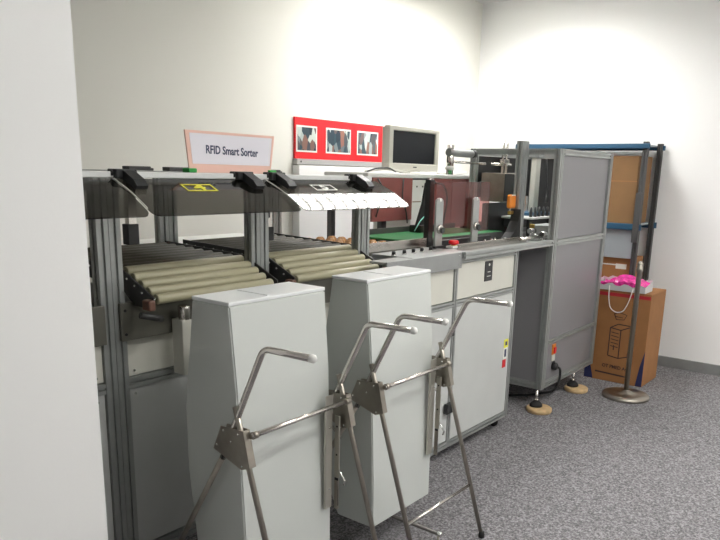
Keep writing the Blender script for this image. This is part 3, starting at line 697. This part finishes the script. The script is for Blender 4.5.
cx = 5.515; bx = thing('carton', 'tall brown carton with printed computer tower drawing and dark blue corners', 'carton', (5.70, 1.8, 0))
b_ = B('card'); y0, y1 = 1.55, 2.02
b_.bev(cx+.012, cx+.40, y0, y1, 0, .745, .005); b_.build('box', bx)
m_ = MB().m(M['cardink']); X = cx+.0105
def ln(pts, r=.0035):
    for (a, b) in zip(pts[:-1], pts[1:]):
        a = Vector((X, *a)); b = Vector((X, *b)); d = (b-a).normalized(); n = Vector((1, 0, 0)).cross(d)*r
        q = [a-n, b-n, b+n, a+n]; m_.raw(q+[p+Vector((.0015, 0, 0)) for p in q], [(0, 1, 2, 3), (7, 6, 5, 4), (0, 4, 5, 1), (1, 5, 6, 2), (2, 6, 7, 3), (3, 7, 4, 0)])
# tower drawing: front face, top and side, drive bays
fa, fb_, zb, zt = 1.84, 1.755, .215, .445
ln([(fa, zb), (fa, zt), (fb_, zt-.012), (fb_, zb-.012), (fa, zb)], .004); ln([(fa, zt), (fa-.06, zt+.035), (1.665, zt+.03), (fb_, zt-.012)], .004); ln([(1.665, zt+.03), (1.685, zb+.01), (fb_, zb-.012)], .004)
for i in range(5): z = zt-.035-.028*i; ln([(fa-.012, z), (fb_+.012, z-.008)], .003)
ln([(fa-.04, zb+.09), (fa-.04, zb+.05)], .004); ln([(1.82, .56), (1.78, .575), (1.72, .56), (1.74, .52), (1.80, .515), (1.82, .56)], .0025); ln([(1.81, .54), (1.75, .535)], .0025)
ln([(1.93, .07), (1.66, .06)], .006)
m_.build('printed_drawing', bx)
g = MB().m(M['cardink']); put_text(g, 'OT PMED A4', .038, (X, 1.775, .125), (0, -1, -.03), (0, 0, 1), .95); g.build('printed_text', bx)
tp_ = MB().m(M['tapered']).box(cx+.0105, cx+.0125, y0+.004, y1-.004, 0.70, .727); tp_.build('red_tape', bx)
for s_, yy in ((-1, y1), (1, y0)):
    q = [(yy, .004), (yy, .33), (yy+s_*.035, .16), (yy+s_*.075, .004)] if s_ < 0 else [(yy, .004), (yy, .30), (yy+.03, .16), (yy+.05, .004)]
    MB().m(M['cardblue']).extr(q, 'x', cx+.0104, cx+.0124).build('blue_corner', bx)
c2_ = thing('carton', 'brown carton behind, topped with a white label and strap, under the rack apron', 'carton', (5.75, 2.1, .0))
B('card').bev(5.942, 6.27, 1.87, 2.7, .0, .96, .005).build('box', c2_)
q = MB().m(M['whiteprint']).box(5.940, 5.9418, 1.90, 1.99, .868, .910).box(5.9402, 5.9418, 1.99, 2.12, .895, .905); q.build('label', c2_)
bg = thing('gift_bag', 'white paper bag with bright pink wrap, lying on the printed carton', 'bag', (5.6, 1.8, .745))
bm = bmesh.new()
def sheet(mb, x0, x1, yA, yB, zb, zf, n=10):
    pass
g = MB().m(M['bag']); 
ys = [1.60+.39*i/12 for i in range(13)]
vs = []; fs = []
for i, y in enumerate(ys):
    hgt = .815+.012*math.sin(i*1.7); bow = .012*math.sin(i*.9)
    vs += [(5.515+bow*.3, y, .747), (5.510+bow*.4, y, hgt-.02), (5.50, y, .75), (5.70+bow, y, .83+.01*math.sin(i*2.1)), (5.70, y, .747)]
for i in range(12):
    a = i*5; b = a+5
    fs += [(a, b, b+1, a+1), (a+3, b+3, b+4, a+4), (a, a+4, b+4, b)]
fs += [(0, 1, 3, 4), (60, 64, 63, 61)]
g.raw(vs, fs); g.build('paper', bg)
w_ = MB().m(M['magenta']); vs = []; fs = []; N = 14; K = 8
for i in range(N+1):
    for j in range(K+1):
        u, v_ = i/N, j/K
        vs.append((5.525+.205*v_, 1.615+.36*u, .80+.065*math.sin(math.pi*min(1, u*1.15))*math.sin(math.pi*(v_*.8+.1))+random.uniform(-.009, .009)))
for i in range(N):
    for j in range(K): a = i*(K+1)+j; fs.append((a, a+1, a+K+2, a+K+1))
o = len(vs); vs += [(x, y, .755) for (x, y, z) in vs]
for i in range(N): fs += [(i*(K+1), (i+1)*(K+1), o+(i+1)*(K+1), o+i*(K+1)), (i*(K+1)+K, o+i*(K+1)+K, o+(i+1)*(K+1)+K, (i+1)*(K+1)+K)]
for j in range(K): fs += [(j, o+j, o+j+1, j+1), (N*(K+1)+j, N*(K+1)+j+1, o+N*(K+1)+j+1, o+N*(K+1)+j)]
w_.raw(vs, fs); w_.m(M['bag']); w_.build('pink_wrap', bg)
B('cord').tube([(5.506, 1.875, .785), (5.498, 1.872, .69), (5.496, 1.85, .605), (5.496, 1.80, .575), (5.496, 1.745, .59), (5.497, 1.71, .67), (5.504, 1.69, .775)], .004, 8, fillet=.04).build('handle', bg)

sn_ = thing('barrier_post', 'slim steel barrier post on a round base before the printed carton', 'barrier post', (5.2, 1.565, 0))
B('steeldark').lathe((5.2, 1.565, 0), [(.17, 0), (.172, .012), (.165, .028), (.12, .036), (.03, .045), (.022, .06)], 'z', 48).build('base', sn_)
B('steeldark').lathe((5.2, 1.565, .05), [(.018, 0), (.018, .9), (.024, .905), (.024, .93), (.018, .935), (.022, .96), (.012, .98)], 'z', 20).build('pole', sn_)

# ------------------------------------------------------------------ camera
cd = bpy.data.cameras.new('camera'); cam = bpy.data.objects.new('camera', cd); COL.objects.link(cam)
cd.sensor_width = 36; cd.lens = 35.0; cd.shift_x = -12/720; cd.shift_y = 72/720; cd.clip_start = .02
R = Matrix(((.61418492, .17028164, -.77057189), (-.78879514, .16223994, -.59285785), (.02406473, .97194772, .23396266)))
# columns: image right, image up, backwards
R = Matrix(((.61418492, .17028164, -.77057189), (-.78879514, .16223994, -.59285785), (.02406473, .97194772, .23396266)))
cam.matrix_world = Matrix.Translation((0, 0, 1.6)) @ R.to_4x4()
S.camera = cam

# ------------------------------------------------------------------ world, colour
w = bpy.data.worlds.new('World'); S.world = w; w.use_nodes = True
w.node_tree.nodes['Background'].inputs[0].default_value = (.9, .95, 1, 1); w.node_tree.nodes['Background'].inputs[1].default_value = .3
S.view_settings.view_transform = 'Standard'; S.view_settings.look = 'None'; S.view_settings.gamma = 1; S.view_settings.use_curve_mapping = False
S.view_settings.exposure = .40
